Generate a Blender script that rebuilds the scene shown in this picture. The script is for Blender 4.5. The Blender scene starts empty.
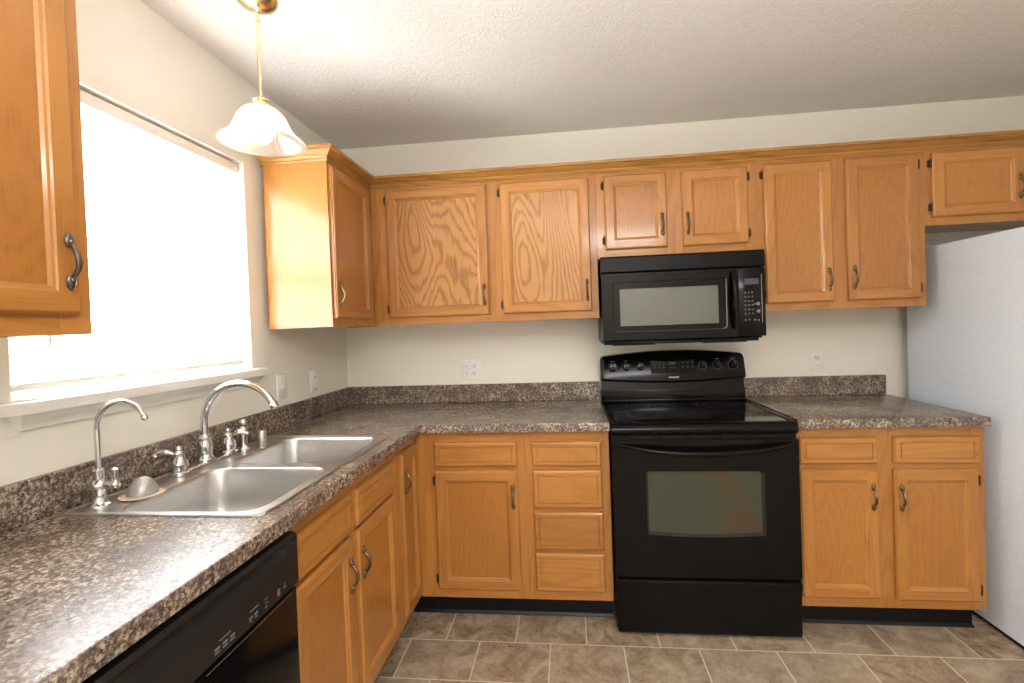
import bpy, bmesh, math, random
from mathutils import Vector, Matrix
random.seed(7)
PI = math.pi
C = bpy.context.scene.collection
scene = bpy.context.scene

# ------------------------------------------------------------------ camera
cam_d = bpy.data.cameras.new('camera'); cam = bpy.data.objects.new('camera', cam_d); C.objects.link(cam)
yaw, pitch, roll, F = 0.105989863, 0.0152257733, -0.0362869901, 475.346
fw = Vector((-math.sin(yaw)*math.cos(pitch), math.cos(yaw)*math.cos(pitch), -math.sin(pitch)))
rt = Vector((math.cos(yaw), math.sin(yaw), 0)); up = rt.cross(fw)
r2 = rt*math.cos(roll) + up*math.sin(roll); u2 = -rt*math.sin(roll) + up*math.cos(roll)
M4 = Matrix((r2, u2, -fw)).transposed().to_4x4(); M4.translation = Vector((1.33156543, -2.72132327, 1.34651693))
cam.matrix_world = M4
cam_d.sensor_width = 36; cam_d.lens = F/1024*36
cam_d.shift_x = -6.82724655/1024; cam_d.shift_y = -8.64825307/1024
cam_d.clip_start = 0.02
scene.camera = cam

# ------------------------------------------------------------------ world, lights, exposure
vs = scene.view_settings
vs.view_transform = 'Standard'; vs.look = 'None'; vs.gamma = 1; vs.use_curve_mapping = False; vs.exposure = 1.32
w = bpy.data.worlds.new('sky'); scene.world = w; w.use_nodes = True
bg = w.node_tree.nodes['Background']; bg.inputs[1].default_value = 52.0
_t = w.node_tree; _tc = _t.nodes.new('ShaderNodeTexCoord'); _sx = _t.nodes.new('ShaderNodeSeparateXYZ'); _rp = _t.nodes.new('ShaderNodeValToRGB')
_t.links.new(_tc.outputs['Generated'], _sx.inputs[0]); _t.links.new(_sx.outputs[2], _rp.inputs[0]); _t.links.new(_rp.outputs[0], bg.inputs[0])
_rp.color_ramp.elements[0].position = 0.0; _rp.color_ramp.elements[0].color = (0.30, 0.31, 0.30, 1)      # sunlit ground
_rp.color_ramp.elements[1].position = 0.04; _rp.color_ramp.elements[1].color = (0.92, 0.96, 1.0, 1)      # hazy sky

def area(name, loc, rot, sx, sy, power, col=(1, 1, 1)):
    d = bpy.data.lights.new(name, 'AREA'); d.shape = 'RECTANGLE'; d.size = sx; d.size_y = sy
    d.energy = power; d.color = col
    o = bpy.data.objects.new(name, d); C.objects.link(o); o.location = loc; o.rotation_euler = rot
    return o
# added fill lights behind the camera: one thrown up at the ceiling, one overhead
area('bounce_fill', (1.55, -3.0, 1.55), (PI, 0, 0), 1.1, 1.1, 27, (1.0, 0.99, 0.985))
area('overhead_fill', (2.0, -3.9, 2.36), (0, 0, 0), 0.9, 0.9, 25, (1.0, 0.99, 0.975))
prt = area('window_daylight', (-0.16, -1.275, 1.64), (0, -PI/2, 0), 1.0, 1.0, 1, (1, 1, 1))
prt.data.cycles.is_portal = True

# ------------------------------------------------------------------ material helpers
class NT:
    def __init__(s, name):
        s.m = bpy.data.materials.new(name); s.m.use_nodes = True
        s.t = s.m.node_tree; s.b = s.t.nodes['Principled BSDF']
    def n(s, typ, **kw):
        x = s.t.nodes.new(typ)
        for k, v in kw.items():
            if k.startswith('i_'):
                x.inputs[k[2:].replace('_', ' ')].default_value = v
            else: setattr(x, k, v)
        return x
    def l(s, a, b): s.t.links.new(a, b)
    def math(s, op, a, b=None, clamp=False):
        x = s.t.nodes.new('ShaderNodeMath'); x.operation = op; x.use_clamp = clamp
        for i, v in enumerate((a, b)):
            if v is None: continue
            if isinstance(v, (int, float)): x.inputs[i].default_value = v
            else: s.l(v, x.inputs[i])
        return x.outputs[0]
    def ramp(s, fac, stops, interp='LINEAR'):
        x = s.t.nodes.new('ShaderNodeValToRGB'); x.color_ramp.interpolation = interp
        e = x.color_ramp.elements
        while len(e) < len(stops): e.new(0.5)
        for q, (p, c) in zip(e, stops):
            q.position = p; q.color = (*c, 1) if len(c) == 3 else c
        s.l(fac, x.inputs[0]); return x.outputs[0]
    def mix(s, fac, a, b, blend='MIX'):
        x = s.t.nodes.new('ShaderNodeMix'); x.data_type = 'RGBA'; x.blend_type = blend
        for sock, v in ((x.inputs[0], fac), (x.inputs[6], a), (x.inputs[7], b)):
            if isinstance(v, (int, float)): sock.default_value = v
            elif isinstance(v, tuple): sock.default_value = (*v, 1) if len(v) == 3 else v
            else: s.l(v, sock)
        return x.outputs[2]
    def obj(s, rnd=True, scale=(1, 1, 1), use='Object'):
        tc = s.n('ShaderNodeTexCoord'); v = tc.outputs[use]
        if rnd:
            oi = s.n('ShaderNodeObjectInfo'); r = s.math('MULTIPLY', oi.outputs['Random'], 37.0)
            cx = s.n('ShaderNodeCombineXYZ'); s.l(r, cx.inputs[0]); s.l(r, cx.inputs[1]); s.l(r, cx.inputs[2])
            ad = s.n('ShaderNodeVectorMath', operation='ADD'); s.l(v, ad.inputs[0]); s.l(cx.outputs[0], ad.inputs[1]); v = ad.outputs[0]
        mp = s.n('ShaderNodeMapping'); mp.inputs['Scale'].default_value = scale; s.l(v, mp.inputs[0])
        return mp.outputs[0]
    def noise(s, vec, scale, detail=3, rough=0.5, dist=0.0):
        x = s.n('ShaderNodeTexNoise'); s.l(vec, x.inputs['Vector'])
        x.inputs['Scale'].default_value = scale; x.inputs['Detail'].default_value = detail
        x.inputs['Roughness'].default_value = rough; x.inputs['Distortion'].default_value = dist
        return x.outputs[0]
    def bump(s, h, strength=0.2, dist=0.002):
        x = s.n('ShaderNodeBump'); x.inputs['Strength'].default_value = strength; x.inputs['Distance'].default_value = dist
        s.l(h, x.inputs['Height']); s.l(x.outputs[0], s.b.inputs['Normal'])
    def set(s, **kw):
        for k, v in kw.items():
            k = {'base': 'Base Color', 'rough': 'Roughness', 'metal': 'Metallic', 'spec': 'Specular IOR Level',
                 'coat': 'Coat Weight', 'coatr': 'Coat Roughness', 'trans': 'Transmission Weight', 'ior': 'IOR',
                 'emit': 'Emission Color', 'estr': 'Emission Strength', 'alpha': 'Alpha', 'aniso': 'Anisotropic'}[k]
            if isinstance(v, tuple): v = (*v, 1)
            s.b.inputs[k].default_value = v
        return s.m

def srgb(r, g, b):
    f = lambda c: (c/255/12.92) if c/255 <= 0.04045 else ((c/255+0.055)/1.055)**2.4
    return (f(r), f(g), f(b))

def plain(name, col, rough=0.5, metal=0.0, **kw):
    """a single-coloured surface with a faint procedural unevenness in colour and gloss"""
    t = NT(name); v = t.obj(False)
    n = t.noise(v, 35, 3)
    lo = tuple(c*0.98 for c in col); hi = tuple(min(1, c*1.015) for c in col)
    t.l(t.ramp(n, [(0.3, lo), (0.7, hi)]), t.b.inputs['Base Color'])
    rr = t.ramp(t.noise(v, 12, 3), [(0.3, (rough*0.96,)*3), (0.7, (min(1, rough*1.04),)*3)])
    t.l(rr, t.b.inputs['Roughness'])
    t.b.inputs['Metallic'].default_value = metal
    t.set(**kw)
    return t.m

def oak(name, axis, light, dark, figure=0.5, freq=9.0, fs=1.0, st_=0.16, jg=5.0):
    """golden oak: contour lines of a noise stretched along the grain, plus pores"""
    t = NT(name)
    st = {'z': (1, 1, st_), 'x': (st_, 1, 1), 'y': (1, st_, 1)}[axis]
    pt = {'z': (1, 1, 0.03), 'x': (0.03, 1, 1), 'y': (1, 0.03, 1)}[axis]
    v = t.obj(True, st); vp = t.obj(True, pt)
    big = t.noise(v, 4.2*fs, 1.5, 0.45, 0.15)
    ph = t.math('MULTIPLY', big, freq*2*PI)
    jag = t.noise(v, 30*fs, 2, 0.6)
    ph = t.math('ADD', ph, t.math('MULTIPLY', jag, jg))
    wig = t.noise(vp, 60, 2)
    ph = t.math('ADD', ph, t.math('MULTIPLY', wig, 2.0))
    sn = t.math('MULTIPLY', t.math('ADD', t.math('SINE', ph), 1.0), 0.5)
    line = t.ramp(sn, [(0.0, (0, 0, 0)), (0.5, (0.10,)*3), (0.88, (0.8,)*3), (1.0, (1, 1, 1))])
    pore = t.ramp(t.noise(vp, 230, 2, 0.7), [(0.50, (0, 0, 0)), (0.72, (1, 1, 1))])
    tone = t.noise(v, 2.5, 2)
    fig = t.math('MULTIPLY', line, t.math('ADD', t.math('MULTIPLY', pore, 0.45), 0.55))
    f = t.math('ADD', t.math('MULTIPLY', fig, figure), t.math('MULTIPLY', pore, 0.16), True)
    base = t.mix(t.ramp(tone, [(0.35, (0, 0, 0)), (0.65, (1, 1, 1))]), light, tuple(a*0.82+b*0.18 for a, b in zip(light, dark)))
    oi = t.n('ShaderNodeObjectInfo')
    hv = t.n('ShaderNodeHueSaturation')
    t.l(t.math('ADD', t.math('MULTIPLY', oi.outputs['Random'], 0.14), 0.93), hv.inputs['Value'])
    t.l(t.mix(f, base, dark), hv.inputs['Color'])
    t.l(hv.outputs[0], t.b.inputs['Base Color'])
    t.bump(t.math('MULTIPLY', f, -1.0), 0.12, 0.0006)
    t.set(rough=0.42, coat=0.75, coatr=0.13, spec=0.3)
    return t.m

LIGHT = srgb(186, 127, 61); DARK = srgb(138, 84, 36)
LIGHTP = srgb(180, 120, 54)
oak_v = oak('oak_upright_grain', 'z', LIGHT, DARK, 0.42, 16)
oak_h = oak('oak_level_grain', 'x', LIGHT, DARK, 0.42, 16)
oak_p = oak('oak_veneer_panel', 'z', LIGHTP, DARK, 0.34, 30, 1.1, 0.22, 9.0)
oak_f = oak('oak_veneer_cathedral', 'z', srgb(194, 140, 80), srgb(128, 80, 40), 0.9, 30, 0.75, 0.30, 9.0)
oak_y = oak('oak_crown_grain', 'x', srgb(176, 124, 54), srgb(112, 72, 24), 0.6, 14)
oak_y2 = oak('oak_crown_side_grain', 'y', srgb(176, 124, 54), srgb(112, 72, 24), 0.6, 14)
OAK = [oak_v, oak_h, oak_p]; OAKF = [oak_v, oak_h, oak_f]

def laminate():
    t = NT('granite_laminate'); v = t.obj(False)
    n1 = t.noise(v, 120, 5, 0.68, 0.4); n2 = t.noise(v, 9, 3, 0.6, 0.6); n3 = t.noise(v, 160, 3, 0.6); n4 = t.noise(v, 38, 4, 0.6, 0.8)
    a = t.ramp(n1, [(0.39, srgb(34, 26, 24)), (0.46, srgb(92, 74, 64)), (0.53, srgb(150, 132, 115)), (0.61, srgb(212, 198, 178))])
    b = t.ramp(n4, [(0.38, srgb(78, 64, 58)), (0.5, srgb(120, 101, 87)), (0.62, srgb(142, 126, 112))])
    c = t.mix(0.30, a, b)
    c = t.mix(t.ramp(n2, [(0.42, (0, 0, 0)), (0.62, (0.62,)*3)]), c, srgb(80, 67, 62))
    c = t.mix(t.ramp(n3, [(0.62, (0, 0, 0)), (0.7, (0.7,)*3)]), c, srgb(36, 28, 26))
    t.l(c, t.b.inputs['Base Color'])
    t.bump(t.noise(v, 300, 2), 0.1, 0.0005)
    return t.set(rough=0.27, spec=0.65)
lam = laminate()

def wallpaint():
    t = NT('cream_wall_paint'); v = t.obj(False)
    t.l(t.ramp(t.noise(v, 2.0, 2), [(0.3, srgb(236, 232, 220)), (0.7, srgb(239, 235, 224))]), t.b.inputs['Base Color'])
    t.bump(t.noise(v, 220, 3), 0.10, 0.001)
    return t.set(rough=0.6, spec=0.3)
wall_m = wallpaint()

def ceilpaint():
    t = NT('textured_ceiling_paint'); v = t.obj(False)
    t.l(t.ramp(t.noise(v, 1.5, 2), [(0.3, srgb(228, 225, 221)), (0.7, srgb(233, 230, 227))]), t.b.inputs['Base Color'])
    n = t.noise(v, 55, 4, 0.6, 1.4)
    h = t.ramp(n, [(0.44, (0, 0, 0)), (0.52, (0.8,)*3), (0.7, (1, 1, 1))])
    t.bump(h, 0.45, 0.004)
    return t.set(rough=0.75, spec=0.2)
ceil_m = ceilpaint()

def floortile():
    t = NT('stone_look_tile')
    tc = t.n('ShaderNodeTexCoord'); mp = t.n('ShaderNodeMapping'); mp.inputs['Location'].default_value = (0, 0.737, 0)
    t.l(tc.outputs['Object'], mp.inputs[0]); v = mp.outputs[0]
    br = t.n('ShaderNodeTexBrick'); t.l(v, br.inputs['Vector']); br.offset = 0.5; br.offset_frequency = 2; br.squash = 1
    br.inputs['Scale'].default_value = 1; br.inputs['Brick Width'].default_value = 0.302; br.inputs['Row Height'].default_value = 0.228
    br.inputs['Mortar Size'].default_value = 0.0028; br.inputs['Mortar Smooth'].default_value = 0.15; br.inputs['Bias'].default_value = 0
    br.inputs['Color1'].default_value = (0, 0, 0, 1); br.inputs['Color2'].default_value = (1, 1, 1, 1); br.inputs['Mortar'].default_value = (0.5,)*3+(1,)
    # each tile samples the stone noise somewhere else
    ad = t.n('ShaderNodeVectorMath', operation='MULTIPLY_ADD'); t.l(br.outputs['Color'], ad.inputs[0]); ad.inputs[1].default_value = (9, 7, 5); t.l(v, ad.inputs[2])
    n1 = t.noise(ad.outputs[0], 9, 8, 0.70, 0.9); n2 = t.noise(ad.outputs[0], 48, 5, 0.7, 0.5)
    a = t.ramp(n1, [(0.38, srgb(98, 72, 50)), (0.48, srgb(152, 127, 99)), (0.62, srgb(196, 180, 154))])
    b = t.ramp(n2, [(0.38, srgb(112, 90, 70)), (0.6, srgb(186, 168, 142))])
    c = t.mix(0.35, a, b)
    c = t.mix(t.math('MULTIPLY', br.outputs['Color'], 0.45), c, srgb(158, 148, 132))
    c = t.mix(br.outputs['Fac'], c, srgb(214, 204, 184))
    t.l(c, t.b.inputs['Base Color'])
    t.bump(t.math('ADD', t.math('MULTIPLY', br.outputs['Fac'], -1.0), t.math('MULTIPLY', n2, 0.25)), 0.25, 0.002)
    return t.set(rough=0.45, spec=0.4)
tile_m = floortile()

white_paint = plain('white_trim_paint', srgb(240, 238, 232), 0.4)
fridge_m = plain('white_appliance_enamel', srgb(230, 239, 250), 0.42)
black_gloss = plain('black_appliance_gloss', (0.0035, 0.0035, 0.0037), 0.15, spec=0.20)
black_satin = plain('black_satin_plastic', (0.004, 0.004, 0.0042), 0.32, spec=0.16)
black_vinyl = plain('black_vinyl_base', (0.005, 0.005, 0.006), 0.35, spec=0.3)
black_glass = plain('black_ceramic_glass', (0.006, 0.006, 0.006), 0.07)
gap_m = plain('dark_gap', (0.004, 0.004, 0.004), 0.8)
chrome = plain('polished_chrome', (0.66, 0.66, 0.67), 0.17, 1.0)
chrome_trim = plain('grey_trim_line', (0.30, 0.30, 0.31), 0.25, 0.8)
bronze = plain('antique_bronze', (0.20, 0.145, 0.08), 0.28, 0.95)
pewter = plain('aged_pewter', (0.16, 0.14, 0.125), 0.30, 0.95)
dark_bronze = plain('dark_hinge_bronze', (0.05, 0.036, 0.024), 0.42, 0.7)
brass = plain('polished_brass', (0.86, 0.75, 0.48), 0.22, 1.0)
print_m = plain('grey_printed_marks', (0.17, 0.17, 0.18), 0.5)
print_dim = plain('dim_printed_marks', (0.04, 0.04, 0.043), 0.5)
plate_m = plain('white_plastic_plate', srgb(240, 239, 236), 0.35)
ivory_m = plain('almond_plastic', srgb(232, 226, 206), 0.35)
lcd_m = plain('violet_grey_display', srgb(72, 66, 80), 0.25)
tan_m = plain('tan_rubber_rim', srgb(196, 176, 152), 0.5)
cap_m = plain('brushed_nickel_cap', (0.62, 0.58, 0.50), 0.28, 0.9)
def steel_mat():
    t = NT('brushed_stainless_steel'); v = t.obj(False, (1, 0.05, 1))
    n = t.noise(v, 260, 2)
    t.l(t.ramp(n, [(0.3, (0.55, 0.54, 0.53)), (0.7, (0.65, 0.64, 0.63))]), t.b.inputs['Base Color'])
    t.bump(n, 0.04, 0.0003)
    return t.set(metal=1.0, rough=0.36)
steel = steel_mat()
def screen_mat():
    t = NT('perforated_oven_screen'); v = t.obj(False)
    n = t.noise(v, 900, 1)
    t.l(t.ramp(n, [(0.3, srgb(96, 99, 90)), (0.7, srgb(112, 114, 104))]), t.b.inputs['Base Color'])
    return t.set(rough=0.25, spec=0.6)
screen_m = screen_mat()
def ovenglass():
    t = NT('tinted_oven_glass'); v = t.obj(False)
    n = t.noise(v, 4, 3, 0.6, 0.6)
    t.l(t.ramp(n, [(0.32, srgb(54, 62, 52)), (0.5, srgb(60, 64, 48)), (0.66, srgb(76, 56, 40))]), t.b.inputs['Base Color'])
    return t.set(rough=0.12, spec=0.6)
oven_glass = ovenglass()
def blindmat():
    t = NT('white_vinyl_slat'); v = t.obj(False)
    tr = t.n('ShaderNodeBsdfTranslucent'); df = t.n('ShaderNodeBsdfDiffuse'); mx = t.n('ShaderNodeMixShader')
    c = t.ramp(t.noise(v, 20, 2), [(0.3, (0.84, 0.84, 0.84)), (0.7, (0.88, 0.88, 0.88))])
    t.l(c, tr.inputs[0]); t.l(c, df.inputs[0]); mx.inputs[0].default_value = 0.6
    t.l(df.outputs[0], mx.inputs[1]); t.l(tr.outputs[0], mx.inputs[2])
    t.l(mx.outputs[0], t.t.nodes['Material Output'].inputs[0])
    return t.m
slat_m = blindmat()
def paneglass():
    t = NT('clear_window_glass'); tr = t.n('ShaderNodeBsdfTransparent'); gl = t.n('ShaderNodeBsdfGlossy'); mx = t.n('ShaderNodeMixShader')
    gl.inputs['Roughness'].default_value = 0.02; fr = t.n('ShaderNodeFresnel'); fr.inputs[0].default_value = 1.3
    t.l(fr.outputs[0], mx.inputs[0]); t.l(tr.outputs[0], mx.inputs[1]); t.l(gl.outputs[0], mx.inputs[2])
    t.l(mx.outputs[0], t.t.nodes['Material Output'].inputs[0]); return t.m
glass_m = paneglass()
def shademat():
    t = NT('frosted_ribbed_glass'); v = t.obj(False)
    tr = t.n('ShaderNodeBsdfTranslucent'); tp = t.n('ShaderNodeBsdfTransparent'); gl = t.n('ShaderNodeBsdfGlossy'); gl.inputs[1].default_value = 0.15
    m1 = t.n('ShaderNodeMixShader'); m2 = t.n('ShaderNodeMixShader')
    c = t.ramp(t.noise(v, 30, 2), [(0.3, (0.80, 0.73, 0.63)), (0.7, (0.86, 0.79, 0.70))]); t.l(c, tr.inputs[0])
    m1.inputs[0].default_value = 0.25; t.l(tr.outputs[0], m1.inputs[1]); t.l(tp.outputs[0], m1.inputs[2])
    m2.inputs[0].default_value = 0.10; t.l(m1.outputs[0], m2.inputs[1]); t.l(gl.outputs[0], m2.inputs[2])
    t.l(m2.outputs[0], t.t.nodes['Material Output'].inputs[0]); return t.m
shade_m = shademat()
def bulbmat():
    t = NT('lit_bulb_glass'); v = t.obj(False)
    t.l(t.ramp(t.noise(v, 10, 1), [(0.3, (1.0, 0.90, 0.74)), (0.7, (1.0, 0.92, 0.78))]), t.b.inputs['Emission Color'])
    return t.set(estr=4.5, base=(1, 1, 1))
bulb_m = bulbmat()
def meshscreen():
    t = NT('fine_wire_mesh'); v = t.obj(False)
    w1 = t.noise(v, 700, 1)
    t.l(t.ramp(w1, [(0.45, (0.35, 0.33, 0.30)), (0.55, (0.72, 0.70, 0.66))]), t.b.inputs['Base Color'])
    return t.set(metal=0.5, rough=0.4, alpha=0.75)
wiremesh = meshscreen()

# ------------------------------------------------------------------ mesh builder
class MB:
    def __init__(s): s.v = []; s.f = []; s.mi = []
    def add(s, vs_, fs_, mat=0):
        o = len(s.v); s.v += [tuple(p) for p in vs_]
        for f in fs_:
            s.f.append(tuple(i+o for i in f)); s.mi.append(mat)
        return s
    def frombm(s, bm, mat=0):
        bm.verts.index_update()
        s.add([v.co[:] for v in bm.verts], [[v.index for v in f.verts] for f in bm.faces], mat); bm.free(); return s
    def box(s, x0, x1, y0, y1, z0, z1, mat=0, bev=0.0, seg=2):
        bm = bmesh.new(); bmesh.ops.create_cube(bm, size=1)
        for v in bm.verts: v.co = ((x0+x1)/2+v.co.x*(x1-x0), (y0+y1)/2+v.co.y*(y1-y0), (z0+z1)/2+v.co.z*(z1-z0))
        if bev > 0: bmesh.ops.bevel(bm, geom=bm.edges[:], offset=bev, segments=seg, profile=0.5, affect='EDGES')
        return s.frombm(bm, mat)
    def rings(s, loops, mat=0, cap0=False, cap1=False, closed=True):
        n = len(loops[0]); V = [p for L in loops for p in L]; Fc = []
        for i in range(len(loops)-1):
            for j in range(n if closed else n-1):
                k = (j+1) % n
                Fc.append((i*n+j, i*n+k, (i+1)*n+k, (i+1)*n+j))
        if cap0: Fc.append(tuple(range(n))[::-1])
        if cap1: Fc.append(tuple((len(loops)-1)*n+j for j in range(n)))
        return s.add(V, Fc, mat)
    def lathe(s, prof, c=(0, 0, 0), n=24, mat=0, axis='z', flute=0, amp=0.0, caps=True):
        loops = []
        for r, z in prof:
            L = []
            for k in range(n):
                a = 2*PI*k/n; rr = r*(1+amp*math.cos(flute*a)) if flute else r
                p = (rr*math.cos(a), rr*math.sin(a), z)
                if axis == 'y': p = (p[0], -p[2], p[1])   # profile height runs towards -Y
                if axis == 'x': p = (p[2], p[0], p[1])
                L.append((p[0]+c[0], p[1]+c[1], p[2]+c[2]))
            loops.append(L)
        return s.rings(loops, mat, caps and prof[0][0] > 1e-5, caps and prof[-1][0] > 1e-5)
    def tube(s, pts, rad, n=12, mat=0, caps=True):
        P = [Vector(p) for p in pts]; R = rad if isinstance(rad, (list, tuple)) else [rad]*len(P)
        T = [(P[min(i+1, len(P)-1)]-P[max(i-1, 0)]).normalized() for i in range(len(P))]
        u = T[0].orthogonal().normalized(); loops = []
        for i in range(len(P)):
            u = (u-T[i]*u.dot(T[i])).normalized(); w_ = T[i].cross(u)
            loops.append([tuple(P[i]+(u*math.cos(2*PI*k/n)+w_*math.sin(2*PI*k/n))*R[i]) for k in range(n)])
        return s.rings(loops, mat, caps, caps)
    def ell(s, c, r, n=14, m=8, mat=0):
        prof = []
        loops = []
        for i in range(1, m):
            a = -PI/2+PI*i/m
            loops.append([(c[0]+r[0]*math.cos(a)*math.cos(2*PI*k/n), c[1]+r[1]*math.cos(a)*math.sin(2*PI*k/n), c[2]+r[2]*math.sin(a)) for k in range(n)])
        return s.rings(loops, mat, True, True)
    def prism(s, poly, a0, a1, plane='xz', mat=0):
        """outline in a plane, extruded along the remaining axis from a0 to a1"""
        def P(p, a): return {'xz': (p[0], a, p[1]), 'yz': (a, p[0], p[1]), 'xy': (p[0], p[1], a)}[plane]
        return s.rings([[P(p, a0) for p in poly], [P(p, a1) for p in poly]], mat, True, True)
    def build(s, name, mats, parent=None, loc=None, smooth=35):
        me = bpy.data.meshes.new(name); me.from_pydata(s.v, [], s.f)
        bm = bmesh.new(); bm.from_mesh(me); bmesh.ops.recalc_face_normals(bm, faces=bm.faces[:]); bm.to_mesh(me); bm.free()
        for m in (mats if isinstance(mats, list) else [mats]): me.materials.append(m)
        for p, i in zip(me.polygons, s.mi): p.material_index = i; p.use_smooth = True
        me.set_sharp_from_angle(angle=math.radians(smooth))
        o = bpy.data.objects.new(name, me); C.objects.link(o)
        if parent is not None: o.parent = parent
        if loc is not None: o.location = loc
        return o

def tag(o, label, cat, group=None):
    o['label'] = label; o['category'] = cat
    if group: o['group'] = group
    return o
def thing(name, label, cat, loc=(0, 0, 0), rz=0, group=None):
    o = bpy.data.objects.new(name, None); C.objects.link(o); o.empty_display_size = 0.1
    o.location = loc; o.rotation_euler = (0, 0, rz); return tag(o, label, cat, group)
def struct(o): o['kind'] = 'structure'; return o
def copyto(src, parent, loc):
    c = src.copy(); C.objects.link(c); c.parent = parent; c.location = loc; return c

def rrect(x0, x1, y0, y1, r, n=6):
    out = []
    for cx, cy, a0 in ((x1-r, y1-r, 0), (x0+r, y1-r, PI/2), (x0+r, y0+r, PI), (x1-r, y0+r, 1.5*PI)):
        for k in range(n+1):
            a = a0+PI/2*k/n; out.append((cx+r*math.cos(a), cy+r*math.sin(a)))
    return out

def holed_slab(mb, outer, holes, z0, z1, mat=0, cham=0.0):
    bm = bmesh.new()
    def loop(poly, z): 
        vs_ = [bm.verts.new((p[0], p[1], z)) for p in poly]
        return vs_, [bm.edges.new((vs_[i], vs_[(i+1) % len(vs_)])) for i in range(len(vs_))]
    for z in (z1, z0):
        es = []
        for poly in [outer]+holes: es += loop(poly, z)[1]
        bmesh.ops.triangle_fill(bm, use_beauty=True, use_dissolve=False, edges=es)
    mb.frombm(bm, mat)
    for poly in [outer]+holes:
        mb.rings([[(*p, z1) for p in poly], [(*p, z0) for p in poly]], mat)
    return mb

# ------------------------------------------------------------------ the room
RX, RY, H = 3.97, -4.85, 2.432
WY0, WY1, WZ0, WZ1 = -1.722, -0.853, 1.207, 2.068
mb = MB(); mb.box(-0.15, RX+0.15, RY-0.15, 0.15, -0.1, 0.0); struct(mb.build('floor', tile_m))
mb = MB(); mb.box(-0.15, RX+0.15, RY-0.15, 0.15, H, H+0.1); struct(mb.build('ceiling', ceil_m))
mb = MB(); mb.box(-0.15, RX+0.15, 0.0, 0.15, 0, H); struct(mb.build('wall_back', wall_m))
mb = MB()
mb.box(-0.15, 0, RY-0.15, WY0, 0, H); mb.box(-0.15, 0, WY1, 0, 0, H)
mb.box(-0.15, 0, WY0, WY1, 0, WZ0); mb.box(-0.15, 0, WY0, WY1, WZ1, H)
struct(mb.build('wall_left', wall_m))
mb = MB(); mb.box(RX, RX+0.15, RY-0.15, 0, 0, H); struct(mb.build('wall_right', wall_m))
mb = MB(); mb.box(0, RX, RY-0.12, RY, 0, H); struct(mb.build('wall_front', wall_m))

# window in the left wall
wf = MB()
for y0, y1, z0, z1 in ((WY0, WY0+0.05, WZ0, WZ1), (WY1-0.05, WY1, WZ0, WZ1), (WY0+0.05, WY1-0.05, WZ0, WZ0+0.05), (WY0+0.05, WY1-0.05, WZ1-0.05, WZ1), (WY0+0.05, WY1-0.05, 1.62, 1.66)):
    wf.box(-0.13, -0.085, y0, y1, z0, z1, 0, 0.004, 1)
win = struct(wf.build('window_1', white_paint))
mb = MB(); mb.box(-0.112, -0.106, WY0+0.05, WY1-0.05, WZ0+0.05, WZ1-0.05); mb.build('window_pane', glass_m, win)
# sill board with rounded front corners
def sill():
    mb = MB(); x1 = 0.05; y0, y1 = -1.79, -0.79
    y0, y1 = -1.722, -0.812
    pts = [(0.0, -1.782), (0.012, -1.780), (0.026, -1.768), (0.038, -1.750), (0.046, -1.732), (x1, -1.712)]
    pts += [(x1-0.012+0.012*math.cos(a), y1-0.012+0.012*math.sin(a)) for a in [PI/2*k/6 for k in range(0, 7)]]
    pts += [(0.0, y1)]
    mb.prism(pts, 1.178, 1.205, 'xy')
    mb.box(-0.085, 0.0, WY0+0.001, WY1-0.001, 1.178, 1.2065)
    o = mb.build('trim_1', white_paint); return struct(o)
sill()
mb = MB()
prof = [(0.0, 1.178), (0.040, 1.178), (0.034, 1.166), (0.024, 1.158), (0.016, 1.148), (0.013, 1.137), (0.0, 1.134)]
L0 = [(x, -1.70+0.0*x, z) for x, z in prof]; 
mb.rings([[(x, -1.735+(1.178-z)*0.6, z) for x, z in prof], [(x, -0.83-(1.178-z)*0.4, z) for x, z in prof]], 0, True, True)
struct(mb.build('trim_2', white_paint))

# venetian blind, hung inside the opening
bl = thing('window_blind', 'white slatted venetian blind lowered over the bright window above the sink', 'blind', (-0.045, (WY0+WY1)/2, WZ0))
hw = (WY1-WY0)/2-0.008; top = WZ1-WZ0
mb = MB(); mb.box(-0.026, 0.026, -hw, hw, top-0.046, top-0.008, 0, 0.003); mb.build('headrail', white_paint, bl)
mb = MB(); z = 0.060; k = 0
ta = math.radians(58)
while z < top-0.055:
    c, s_ = math.cos(ta), math.sin(ta)
    pr = []
    for q in range(5):
        t_ = -0.0125+0.025*q/4; bow = 0.0016*(1-(t_/0.0125)**2)
        pr.append((t_*c+bow*s_, z+t_*s_-bow*c*-1))
    prb = [(x_+0.0006*s_, z_-0.0006*c) for x_, z_ in pr]
    poly = pr+prb[::-1]
    mb.prism(poly, -hw, hw, 'xz') if False else mb.rings([[(x_, -hw, z_) for x_, z_ in poly], [(x_, hw, z_) for x_, z_ in poly]], 0, True, True)
    z += 0.0205
mb.build('slats', slat_m, bl)
mb = MB(); mb.box(-0.014, 0.014, -hw, hw, 0.022, 0.040, 0, 0.004)
mb.build('bottom_rail', white_paint, bl)
for yy in (-hw+0.13, 0.0, hw-0.13):
    mb = MB(); mb.tube([(0.013, yy, 0.03), (0.013, yy, top-0.03)], 0.0012, 6); mb.tube([(-0.013, yy, 0.03), (-0.013, yy, top-0.03)], 0.0012, 6)
    mb.build('ladder_cord', white_paint, bl)
mb = MB(); mb.tube([(0.030, -hw+0.095, 0.125), (0.024, -hw+0.095, top-0.04)], 0.005, 8); mb.build('tilt_wand', plate_m, bl)

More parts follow.
